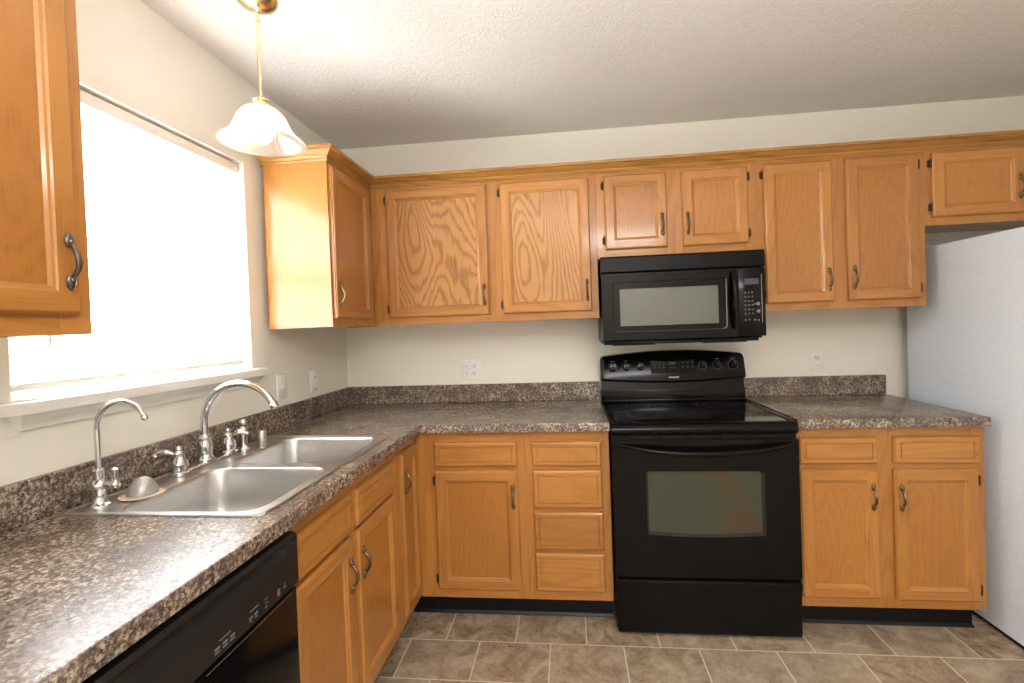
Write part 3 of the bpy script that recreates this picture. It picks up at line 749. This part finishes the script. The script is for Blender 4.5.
# ------------------------------------------------------------------ range
def stove():
    x0, x1 = 1.4945, 2.2500; w_ = x1-x0; cx = (x0+x1)/2
    root = thing('range', 'black freestanding electric range with a glass cooktop and windowed oven door', 'range', (cx, -0.03, 0))
    X = w_/2
    P = lambda mb, n, m, s_=35: mb.build(n, m, root, None, s_)
    mb = MB(); mb.box(-X+0.002, X-0.002, -0.615, 0.0, 0.02, 0.88, 0, 0.003)
    for sx in (-1, 1):
        for yy in (-0.58, -0.05): mb.lathe([(0.018, 0.0005), (0.018, 0.022)], (sx*(X-0.05), yy, 0), 12)
    P(mb, 'body', black_satin)
    # cooktop: glass sheet in a raised frame with a rounded front
    mb = MB(); pr = [(-0.615, 0.893), (-0.648, 0.893), (-0.656, 0.886), (-0.659, 0.872), (-0.655, 0.862), (-0.615, 0.858)]
    pr = [(-0.600, 0.862), (-0.637, 0.862), (-0.643, 0.868), (-0.646, 0.882), (-0.644, 0.892), (-0.636, 0.902), (-0.624, 0.908), (-0.60, 0.9085)]
    mb.rings([[(-X, y, z) for y, z in pr], [(X, y, z) for y, z in pr]], 0, True, True)
    mb.box(-X, -X+0.022, -0.602, -0.02, 0.862, 0.9125, 0, 0.003); mb.box(X-0.022, X, -0.602, -0.02, 0.862, 0.9125, 0, 0.003)
    P(mb, 'cooktop_frame', black_gloss)
    mb = MB(); mb.box(-X+0.022, X-0.022, -0.602, -0.07, 0.89, 0.9095, 0, 0.001, 1)
    gl = P(mb, 'glass_cooktop', black_glass)
    for bx, by, br in ((-0.19, -0.44, 0.10), (0.19, -0.44, 0.075), (-0.19, -0.19, 0.075), (0.19, -0.19, 0.10)):
        mb = MB(); 
        for r_ in (br, br*0.62): mb.lathe([(r_, 0.9096), (r_+0.0015, 0.9099), (r_-0.0015, 0.9099), (r_-0.0016, 0.9096)], (bx, by, 0), 48, caps=False)
        mb.build('burner_ring', black_satin, gl)
    # backguard: riser then a leaning control panel with an arched top
    mb = MB(); mb.box(-X, X, -0.062, 0.0, 0.895, 0.975, 0, 0.004); mb.box(-X+0.004, X-0.004, -0.086, -0.060, 0.9105, 0.926, 0, 0.004)
    mb.prism([(0.0, 0.96), (-0.062, 0.96), (-0.050, 1.035), (0.0, 1.035)], -X+0.004, X-0.004, 'yz')
    P(mb, 'riser', black_gloss)
    N = 24; loops = []
    mb = MB()
    def topz(t_): return 1.158+0.026*math.sin(PI*t_)**0.9
    def botz(t_): return 1.030-0.018*math.sin(PI*t_)
    front = []; 
    rows = []
    es_ = [0, 0.0008, 0.003, 0.006, 0.010, 0.015, 0.02, 0.027]
    TS = [e_/w_ for e_ in es_]+[0.06+0.88*i/N for i in range(N+1)]+[1-e_/w_ for e_ in es_[::-1]]
    for t_ in TS:
        x = -X+w_*t_; zt, zb = topz(t_), botz(t_)
        ed = min(t_, 1-t_)*w_
        if ed < 0.022: zt -= 0.022-math.sqrt(max(0, 0.022**2-(0.022-ed)**2))
        rows.append([(x, -0.052, zb-0.004), (x, -0.068, zb), (x, -0.074, zb+0.010), (x, -0.052, zt-0.010), (x, -0.046, zt-0.002), (x, -0.034, zt), (x, 0.0, zt), (x, 0.0, zb)])
    mb.rings(rows, 0, True, True)
    cp = P(mb, 'control_panel', black_gloss, 30)
    def face(x, z): # y on the leaning panel face
        return -0.074+(z-1.030)*(0.022/0.125)-0.0006
    # knobs
    for kx, r_ in ((1.560, 0.021), (1.632, 0.017), (1.708, 0.017), (2.034, 0.017), (2.109, 0.017), (2.190, 0.021)):
        k = MB(); k.lathe([(r_+0.003, 0.0), (r_+0.003, 0.002), (r_, 0.004), (r_*0.92, 0.018), (r_*0.85, 0.021), (0, 0.0215)], (0, 0, 0), 28, 0, 'y')
        k.box(-0.0038, 0.0038, -0.030, -0.016, -r_*0.85, r_*0.85, 0, 0.0015)
        k.box(-0.0008, 0.0008, -0.0305, -0.0298, r_*0.25, r_*0.8, 1)
        ko = k.build('knob', [black_gloss, print_m], root, (kx-cx, face(0, 1.099), 1.099)); ko.rotation_euler = (math.radians(-10), 0, 0)
        m = MB()
        for a in range(8):
            an = PI*2*a/8+0.3; m.ell(((r_+0.0075)*math.cos(an), -0.0003, (r_+0.0075)*math.sin(an)), (0.0011, 0.0006, 0.0011), 6, 4)
        m.lathe([(r_+0.0036, 0.0002), (r_+0.0038, 0.0012), (r_+0.0048, 0.0012), (r_+0.0050, 0.0002)], (0, 0, 0), 32, 0, 'y', caps=False)  # pale ring painted in as the knob's highlight, among the printed marks
        m.box(-0.011, 0.011, -0.0006, 0.0002, 0.032, 0.0345)
        mo = m.build('knob_marks_highlight', print_m, ko, (0, 0, 0)); mo.rotation_euler = (0, 0, 0)
    # display and touch keys
    dp = MB(); dp.box(1.762-cx, 1.994-cx, -0.0012, 0.002, 1.062, 1.138, 0, 0.001, 1)
    do = dp.build('display', plain('smoked_display', (0.006, 0.0065, 0.006), 0.15, spec=0.12), root, (0, face(0, 1.10), 0)); 
    # lean it with the panel about its own height
    me = do.data
    for v in me.vertices: v.co.y += (v.co.z-1.10)*(0.022/0.125)
    def dash(x, z, a, b): kb = MB(); kb.box(x-a/2-cx, x+a/2-cx, face(0, z)-0.0016, face(0, z)-0.0002, z-b/2, z+b/2); kb.build('touch_key', print_dim, do)
    for i in range(3):
        dash(1.776+0.022*i, 1.098, 0.010, 0.006); dash(1.776+0.022*i, 1.115, 0.008, 0.003); dash(1.918+0.024*i, 1.122, 0.010, 0.005); dash(1.918+0.024*i, 1.100, 0.009, 0.007)
    dash(1.862, 1.12, 0.032, 0.012); dash(1.862, 1.096, 0.034, 0.003)
    # maker's name, small raised letters
    cu = bpy.data.curves.new('maker_name', 'FONT'); cu.body = 'KENMORE'; cu.size = 0.0115; cu.align_x = 'CENTER'; cu.extrude = 0.0003; cu.offset = 0.0003
    to = bpy.data.objects.new('maker_name_curve', cu); C.objects.link(to); bpy.context.view_layer.update()
    tm = bpy.data.meshes.new_from_object(to.evaluated_get(bpy.context.evaluated_depsgraph_get())); bpy.data.objects.remove(to)
    tm.materials.clear(); tm.materials.append(plain('silver_lettering', (0.6, 0.6, 0.6), 0.4))
    tn = bpy.data.objects.new('lettering', tm); C.objects.link(tn); tn.parent = root
    tn.rotation_euler = (PI/2-0.17, 0, 0); tn.location = (1.880-cx, face(0, 1.034)-0.0012, 1.036)
    # oven door
    mb = MB(); DY0, DY1 = -0.618, -0.650
    dz0, dz1 = 0.262, 0.842
    ox0, ox1, oz0, oz1 = 1.632-cx, 2.112-cx, 0.443, 0.712
    n_ = 12
    outl = rrect(-X+0.003, X-0.003, dz0, dz1, 0.008, 3)
    hole = []
    for k in range(n_+1):
        t_ = k/n_; hole.append((ox0+(ox1-ox0)*t_, oz0-0.010*math.sin(PI*t_)))
    hole += [(ox1, oz1-0.008), (ox1-0.008, oz1)]
    hole += [(ox0+0.008, oz1), (ox0, oz1-0.008)]
    b = MB(); holed_slab(b, outl, [hole], 0, 1)
    b.v = [(x, DY1+(DY0-DY1)*(1-z_), y) for x, y, z_ in b.v]
    dr_ = P(b, 'oven_door', black_gloss)
    b = MB(); b.rings([[(x, DY1+0.001, z_) for x, z_ in hole], [(x+(0.010 if x < 0 else -0.010), DY1+0.016, z_+(0.008 if z_ < 0.55 else -0.006)) for x, z_ in hole]], 0)
    b.build('window_trim', plain('dark_grey_trim', (0.035, 0.036, 0.034), 0.25), dr_)
    b = MB(); b.box(ox0-0.01, ox1+0.01, DY1+0.016, DY1+0.020, oz0-0.02, oz1+0.01); g_ = b.build('oven_window', oven_glass, dr_); g_['label'] = 'greenish tinted oven window'
    # bowed handle across the top of the door
    pts = []; n_ = 20
    for i in range(n_+1):
        t_ = -1+2*i/n_; pts.append((t_*(X-0.030), -0.648-0.044*(1-abs(t_)**4), 0.824-0.030*(1-t_*t_)))
    b = MB(); b.tube(pts, [0.009+0.004*(1-abs(-1+2*i/n_)) for i in range(n_+1)], 12); b.build('handle', black_gloss, dr_)
    # vent slot strip between cooktop and door
    b = MB(); b.box(-X+0.004, X-0.004, -0.632, -0.61, 0.842, 0.862); 
    for xx in (-0.25, -0.125, 0, 0.125, 0.25): b.box(xx-0.045, xx+0.045, -0.6335, -0.631, 0.848, 0.855, 1)
    b.build('vent_strip', [black_satin, gap_m], root)
    # storage drawer
    b = MB(); pr = [(-0.62, 0.012), (-0.632, 0.012), (-0.640, 0.022), (-0.644, 0.205), (-0.652, 0.228), (-0.650, 0.242), (-0.638, 0.253), (-0.62, 0.256)]
    b.rings([[(-X+0.004, y, z) for y, z in pr], [(-X+0.012, y-0.002, z) for y, z in pr], [(X-0.012, y-0.002, z) for y, z in pr], [(X-0.004, y, z) for y, z in pr]], 0, True, True)
    P(b, 'storage_drawer', black_gloss)
    
stove()

# ------------------------------------------------------------------ microwave
def microwave():
    x0, x1 = 1.4925, 2.2443; cx = (x0+x1)/2; X = (x1-x0)/2
    root = thing('microwave_oven', 'black over-the-range microwave mounted below the short wall cabinet', 'microwave', (cx, 0, 0))
    yf = -0.400; zb, zt = 1.246, 1.6615
    P = lambda mb, n, m, par=root, s_=35: mb.build(n, m, par, None, s_)
    mb = MB(); mb.box(-X+0.002, X-0.002, yf+0.045, -0.002, zb+0.002, zt, 0, 0.002); P(mb, 'body', black_satin)
    mb = MB(); mb.rings([[(sx*X, y, z) for y, z in [(yf+0.045, zt), (yf+0.012, zt), (yf+0.002, zt-0.008), (yf, 1.588), (yf+0.006, 1.582), (yf+0.045, 1.582)]] for sx in (-1, 1)], 0, True, True)
    g = P(mb, 'vent_grille', black_satin)
    dxr = 2.121-cx
    ox0, ox1, oz0, oz1 = 1.577-cx, 2.033-cx, 1.325, 1.503
    outl = rrect(-X, dxr, zb+0.012, 1.578, 0.006, 3); hole = rrect(ox0, ox1, oz0, oz1, 0.004, 3)
    b = MB(); holed_slab(b, outl, [hole], 0, 1); b.v = [(x, yf+0.04*(1-z_), y) for x, y, z_ in b.v]
    d = P(b, 'door', black_gloss)
    b = MB(); b.box(ox0-0.01, ox1+0.01, yf+0.004, yf+0.008, oz0-0.01, oz1+0.01); o = P(b, 'window', screen_m, d); o['label'] = 'grey perforated window'
    # raised frame around the window
    ro = rrect(1.545-cx, 2.070-cx, 1.296, 1.537, 0.016, 5); ri = rrect(1.551-cx, 2.062-cx, 1.302, 1.531, 0.011, 5)
    b = MB(); b.rings([[(x, yf-0.0003, z) for x, z in ro], [(x, yf-0.003, z) for x, z in rrect(1.547-cx, 2.067-cx, 1.298, 1.535, 0.015, 5)], [(x, yf-0.003, z) for x, z in ri], [(x, yf+0.001, z) for x, z in ri]]); P(b, 'window_frame', black_gloss, d)
    b = MB(); b.tube([(2.068-cx, yf-0.003, 1.53), (2.068-cx, yf-0.003, 1.315), (2.063-cx, yf-0.003, 1.303), (2.052-cx, yf-0.003, 1.298)], 0.0018, 6); b.tube([(2.052-cx, yf-0.003, 1.298), (1.555-cx, yf-0.003, 1.298)], 0.0008, 6); P(b, 'trim_line', chrome_trim, d)
    pts = [(2.098-cx, yf-0.001-0.030*math.sin(PI*i/16)**0.6, 1.300+0.262*i/16) for i in range(17)]
    b = MB(); b.tube(pts, [0.009+0.003*math.sin(PI*i/16) for i in range(17)], 12); P(b, 'handle', black_gloss, d)
    b = MB(); b.box(dxr+0.002, X, yf, yf+0.045, zb+0.012, 1.578, 0, 0.004); c_ = P(b, 'control_panel', black_gloss)
    b = MB(); b.box(2.150-cx, 2.214-cx, yf-0.0012, yf, 1.500, 1.527); o = P(b, 'display', lcd_m, c_)
    b = MB()
    for r_ in range(7):
        for q in range(3):
            zz = 1.462-0.0195*r_
            if r_ in (6,): zz -= 0.010
            x = 2.1535+0.0155*q-cx
            if r_ == 6 and q == 2: continue
            b = MB(); b.box(x-0.0045, x+0.0045, yf-0.0008, yf, zz-0.005, zz+0.004, 0)
            b.box(x-0.0018, x+0.0018, yf-0.0011, yf-0.0007, zz-0.003, zz+0.003, 1); P(b, 'key', [print_dim, print_m], c_)
    for zz in (1.408, 1.374):
        b = MB(); b.lathe([(0.0085, 0), (0.0085, 0.0015), (0, 0.0016)], (2.210-cx, yf, zz), 16, 0, 'y'); P(b, 'round_key', [print_m], c_)
    for xx, zz in ((2.194, 1.4075), (2.194, 1.3335), (2.210, 1.332)):
        b = MB(); b.box(xx-0.004-cx, xx+0.004-cx, yf-0.001, yf, zz-0.0035, zz+0.0035); P(b, 'key', [print_m], c_)
    b = MB(); b.box(2.2255-cx, 2.2285-cx, yf-0.001, yf, 1.32, 1.545); P(b, 'trim_line', chrome_trim, c_)
    b = MB(); b.box(-X+0.006, X-0.03, yf+0.012, -0.02, zb-0.010, zb+0.004, 0, 0.003)
    b.box(-X+0.05, -X+0.25, yf+0.05, -0.10, zb-0.016, zb-0.008, 0, 0.002); b.box(X-0.27, X-0.07, yf+0.05, -0.10, zb-0.016, zb-0.008, 0, 0.002); P(b, 'underside', black_satin)
microwave()

# ------------------------------------------------------------------ dishwasher
def dishwasher():
    root = thing('dishwasher', 'black built-in dishwasher below the worktop left of the sink cabinet', 'dishwasher', (XF, -2.2155, 0), PI/2)
    W_ = 0.5985
    b = MB(); b.box(0.003, W_-0.070, 0.002, 0.56, 0.02, 0.856, 0, 0.002); b.build('tub', black_satin, root)
    b = MB(); b.box(0.002, W_-0.002, -0.028, 0.002, 0.118, 0.722, 0, 0.004); dd = b.build('door', black_gloss, root)
    # control panel with a scooped hand hold
    b = MB(); nx, nz = 48, 26; rows = []
    z0, z1 = 0.728, 0.858
    for i in range(nx+1):
        t_ = i/nx; x = 0.002+(W_-0.004)*t_; col = []
        arch = math.sin(PI*t_)
        zl = 0.842-0.052*arch**0.8      # lower lip of the scoop
        for j in range(nz+1):
            z = z0+(z1-z0)*j/nz; y = -0.034
            if j == 0: y = -0.026
            if z > zl:
                u_ = min(1, (z-zl)/max(0.004, 0.850-zl)); dep = 0.020*arch**0.5
                y = -0.034+dep*math.sin(PI*min(u_, 1)*0.5) if u_ < 0.62 else -0.034+dep*max(0.0, math.sin(PI*0.31))*(1-(u_-0.62)/0.38)
            if z > 0.850: y += (z-0.850)*0.8
            col.append((x, y, z))
        col.append((x, 0.002, z1)); col.append((x, 0.002, z0)); rows.append(col)
    b.rings(rows, 0, True, True); cp = b.build('control_panel', plain('black_moulded_plastic', (0.009, 0.009, 0.0095), 0.42, spec=0.45), root, None, 45)
    def mk(Y, z, a, h_): m = MB(); m.box(Y+2.2155-a/2, Y+2.2155+a/2, -0.0348, -0.0338, z-h_/2, z+h_/2); m.build('printed_mark', print_m, cp)
    for Y in (-1.893, -1.872, -1.852): mk(Y, 0.752, 0.013, 0.004); mk(Y, 0.745, 0.013, 0.003)
    mk(-1.872, 0.763, 0.030, 0.002)
    for Y in (-1.797, -1.780): mk(Y, 0.752, 0.011, 0.004); mk(Y, 0.745, 0.007, 0.003)
    mk(-1.785, 0.765, 0.028, 0.002)
    for z_ in (0.745, 0.754, 0.763): mk(-1.745, z_, 0.010, 0.002)
    for z_ in (0.746, 0.751, 0.757): mk(-1.700, z_, 0.010, 0.0035)
    mk(-1.677, 0.752, 0.010, 0.004); mk(-1.677, 0.760, 0.006, 0.002)
    m = MB()
    for k in range(7): m.box(0.115+0.008*k, 0.118+0.008*k, -0.0346, -0.0338, 0.755, 0.785)
    m.build('vent_slots', gap_m, cp)
    m = MB(); m.box(0.30, W_-0.02, -0.0288, -0.0278, 0.715, 0.7165); m.build('trim_line', chrome_trim, dd)
    b = MB(); b.box(0.003, W_-0.003, 0.06, 0.07, 0.0005, 0.114); b.build('toe_kick', black_vinyl, root)
dishwasher()

# ------------------------------------------------------------------ refrigerator
fr = thing('refrigerator', 'white refrigerator at the right edge standing beside the short worktop', 'refrigerator', (3.05, -0.088, 0))
mb = MB(); mb.box(0, 0.76, -0.70, 0.0, 0.022, 1.652, 0, 0.006); mb.build('body', fridge_m, fr)
mb = MB(); mb.box(0.003, 0.757, -0.765, -0.706, 0.09, 1.10, 0, 0.012); d_ = mb.build('door', fridge_m, fr)
mb = MB(); mb.tube([(0.06, -0.765, 0.75), (0.06, -0.80, 0.78), (0.06, -0.80, 1.04), (0.06, -0.765, 1.07)], 0.012, 10); mb.build('handle', fridge_m, d_)
mb = MB(); mb.box(0.003, 0.757, -0.765, -0.706, 1.112, 1.648, 0, 0.012); d_ = mb.build('freezer_door', fridge_m, fr)
mb = MB(); mb.tube([(0.06, -0.765, 1.14), (0.06, -0.80, 1.17), (0.06, -0.80, 1.36), (0.06, -0.765, 1.39)], 0.012, 10); mb.build('handle', fridge_m, d_)
mb = MB(); mb.box(0.01, 0.75, -0.69, -0.02, 0.008, 0.022); mb.box(0.02, 0.74, -0.735, -0.70, 0.015, 0.08)
for sx in (0.03, 0.73):
    for yy in (-0.66, -0.05): mb.lathe([(0.018, 0.0005), (0.018, 0.014)], (sx, yy, 0), 12)
mb.build('base_grille', black_satin, fr)

# ------------------------------------------------------------------ outlets and switches
def recept(parent, x, z, m=ivory_m):
    b = MB(); b.rings([[(px, -0.006, pz) for px, pz in rrect(-0.0165, 0.0165, -0.014, 0.014, 0.008, 4)], [(px, -0.0078, pz) for px, pz in rrect(-0.016, 0.016, -0.0135, 0.0135, 0.008, 4)]], 0, False, True)
    b.box(-0.0075, -0.0052, -0.0082, -0.0077, -0.002, 0.0065, 1); b.box(0.0052, 0.0075, -0.0082, -0.0077, -0.001, 0.0065, 1)
    b.lathe([(0.0026, 0.0077), (0.0026, 0.0082)], (0, 0, -0.0065), 10, 1, 'y')
    return b.build('receptacle', [m, gap_m], parent, (x, 0, z))
def plate(parent, w_, h_, m=plate_m):
    b = MB(); b.rings([[(px, y, pz) for px, pz in rrect(-w_/2+d_, w_/2-d_, -h_/2+d_, h_/2-d_, 0.004, 3)] for y, d_ in ((-0.0005, 0), (-0.003, 0), (-0.006, 0.004))], 0, True, True)
    return b.build('cover_plate', m, parent)
o4 = thing('wall_outlet', 'white double-wide outlet plate with four receptacles on the back wall left of the range', 'outlet', (0.753, 0, 1.101))
plate(o4, 0.116, 0.118)
for x in (-0.023, 0.023):
    for z in (-0.0195, 0.0195): recept(o4, x, z, plate_m)
o2 = thing('wall_outlet', 'white single outlet plate with two receptacles on the back wall above the short worktop', 'outlet', (2.653, 0, 1.097))
plate(o2, 0.076, 0.114); recept(o2, 0, 0.0195); recept(o2, 0, -0.0195)
s1 = thing('light_switch', 'white toggle switch plate on the left wall nearest the window sill', 'switch', (0, -0.657, 1.106), PI/2)
plate(s1, 0.076, 0.116)
b = MB(); b.box(-0.005, 0.005, -0.0075, -0.006, -0.012, 0.012, 0); b.box(-0.0035, 0.0035, -0.016, -0.007, 0.000, 0.007, 0, 0.001, 1); b.build('toggle', ivory_m, s1)
s2 = thing('wall_outlet', 'white outlet plate on the left wall nearest the corner, right of the toggle switch', 'outlet', (0, -0.378, 1.098), PI/2)
plate(s2, 0.072, 0.112)
b = MB(); b.box(-0.0165, 0.0165, -0.009, -0.006, -0.033, 0.033, 0, 0.001, 1)
for z in (-0.018, 0.018): b.box(-0.008, -0.0055, -0.0094, -0.0089, z-0.002, z+0.006, 1); b.box(0.0055, 0.008, -0.0094, -0.0089, z-0.002, z+0.006, 1)
b.box(-0.006, 0.006, -0.0100, -0.009, -0.005, 0.005, 0)
b.build('receptacle', [plate_m, gap_m], s2)
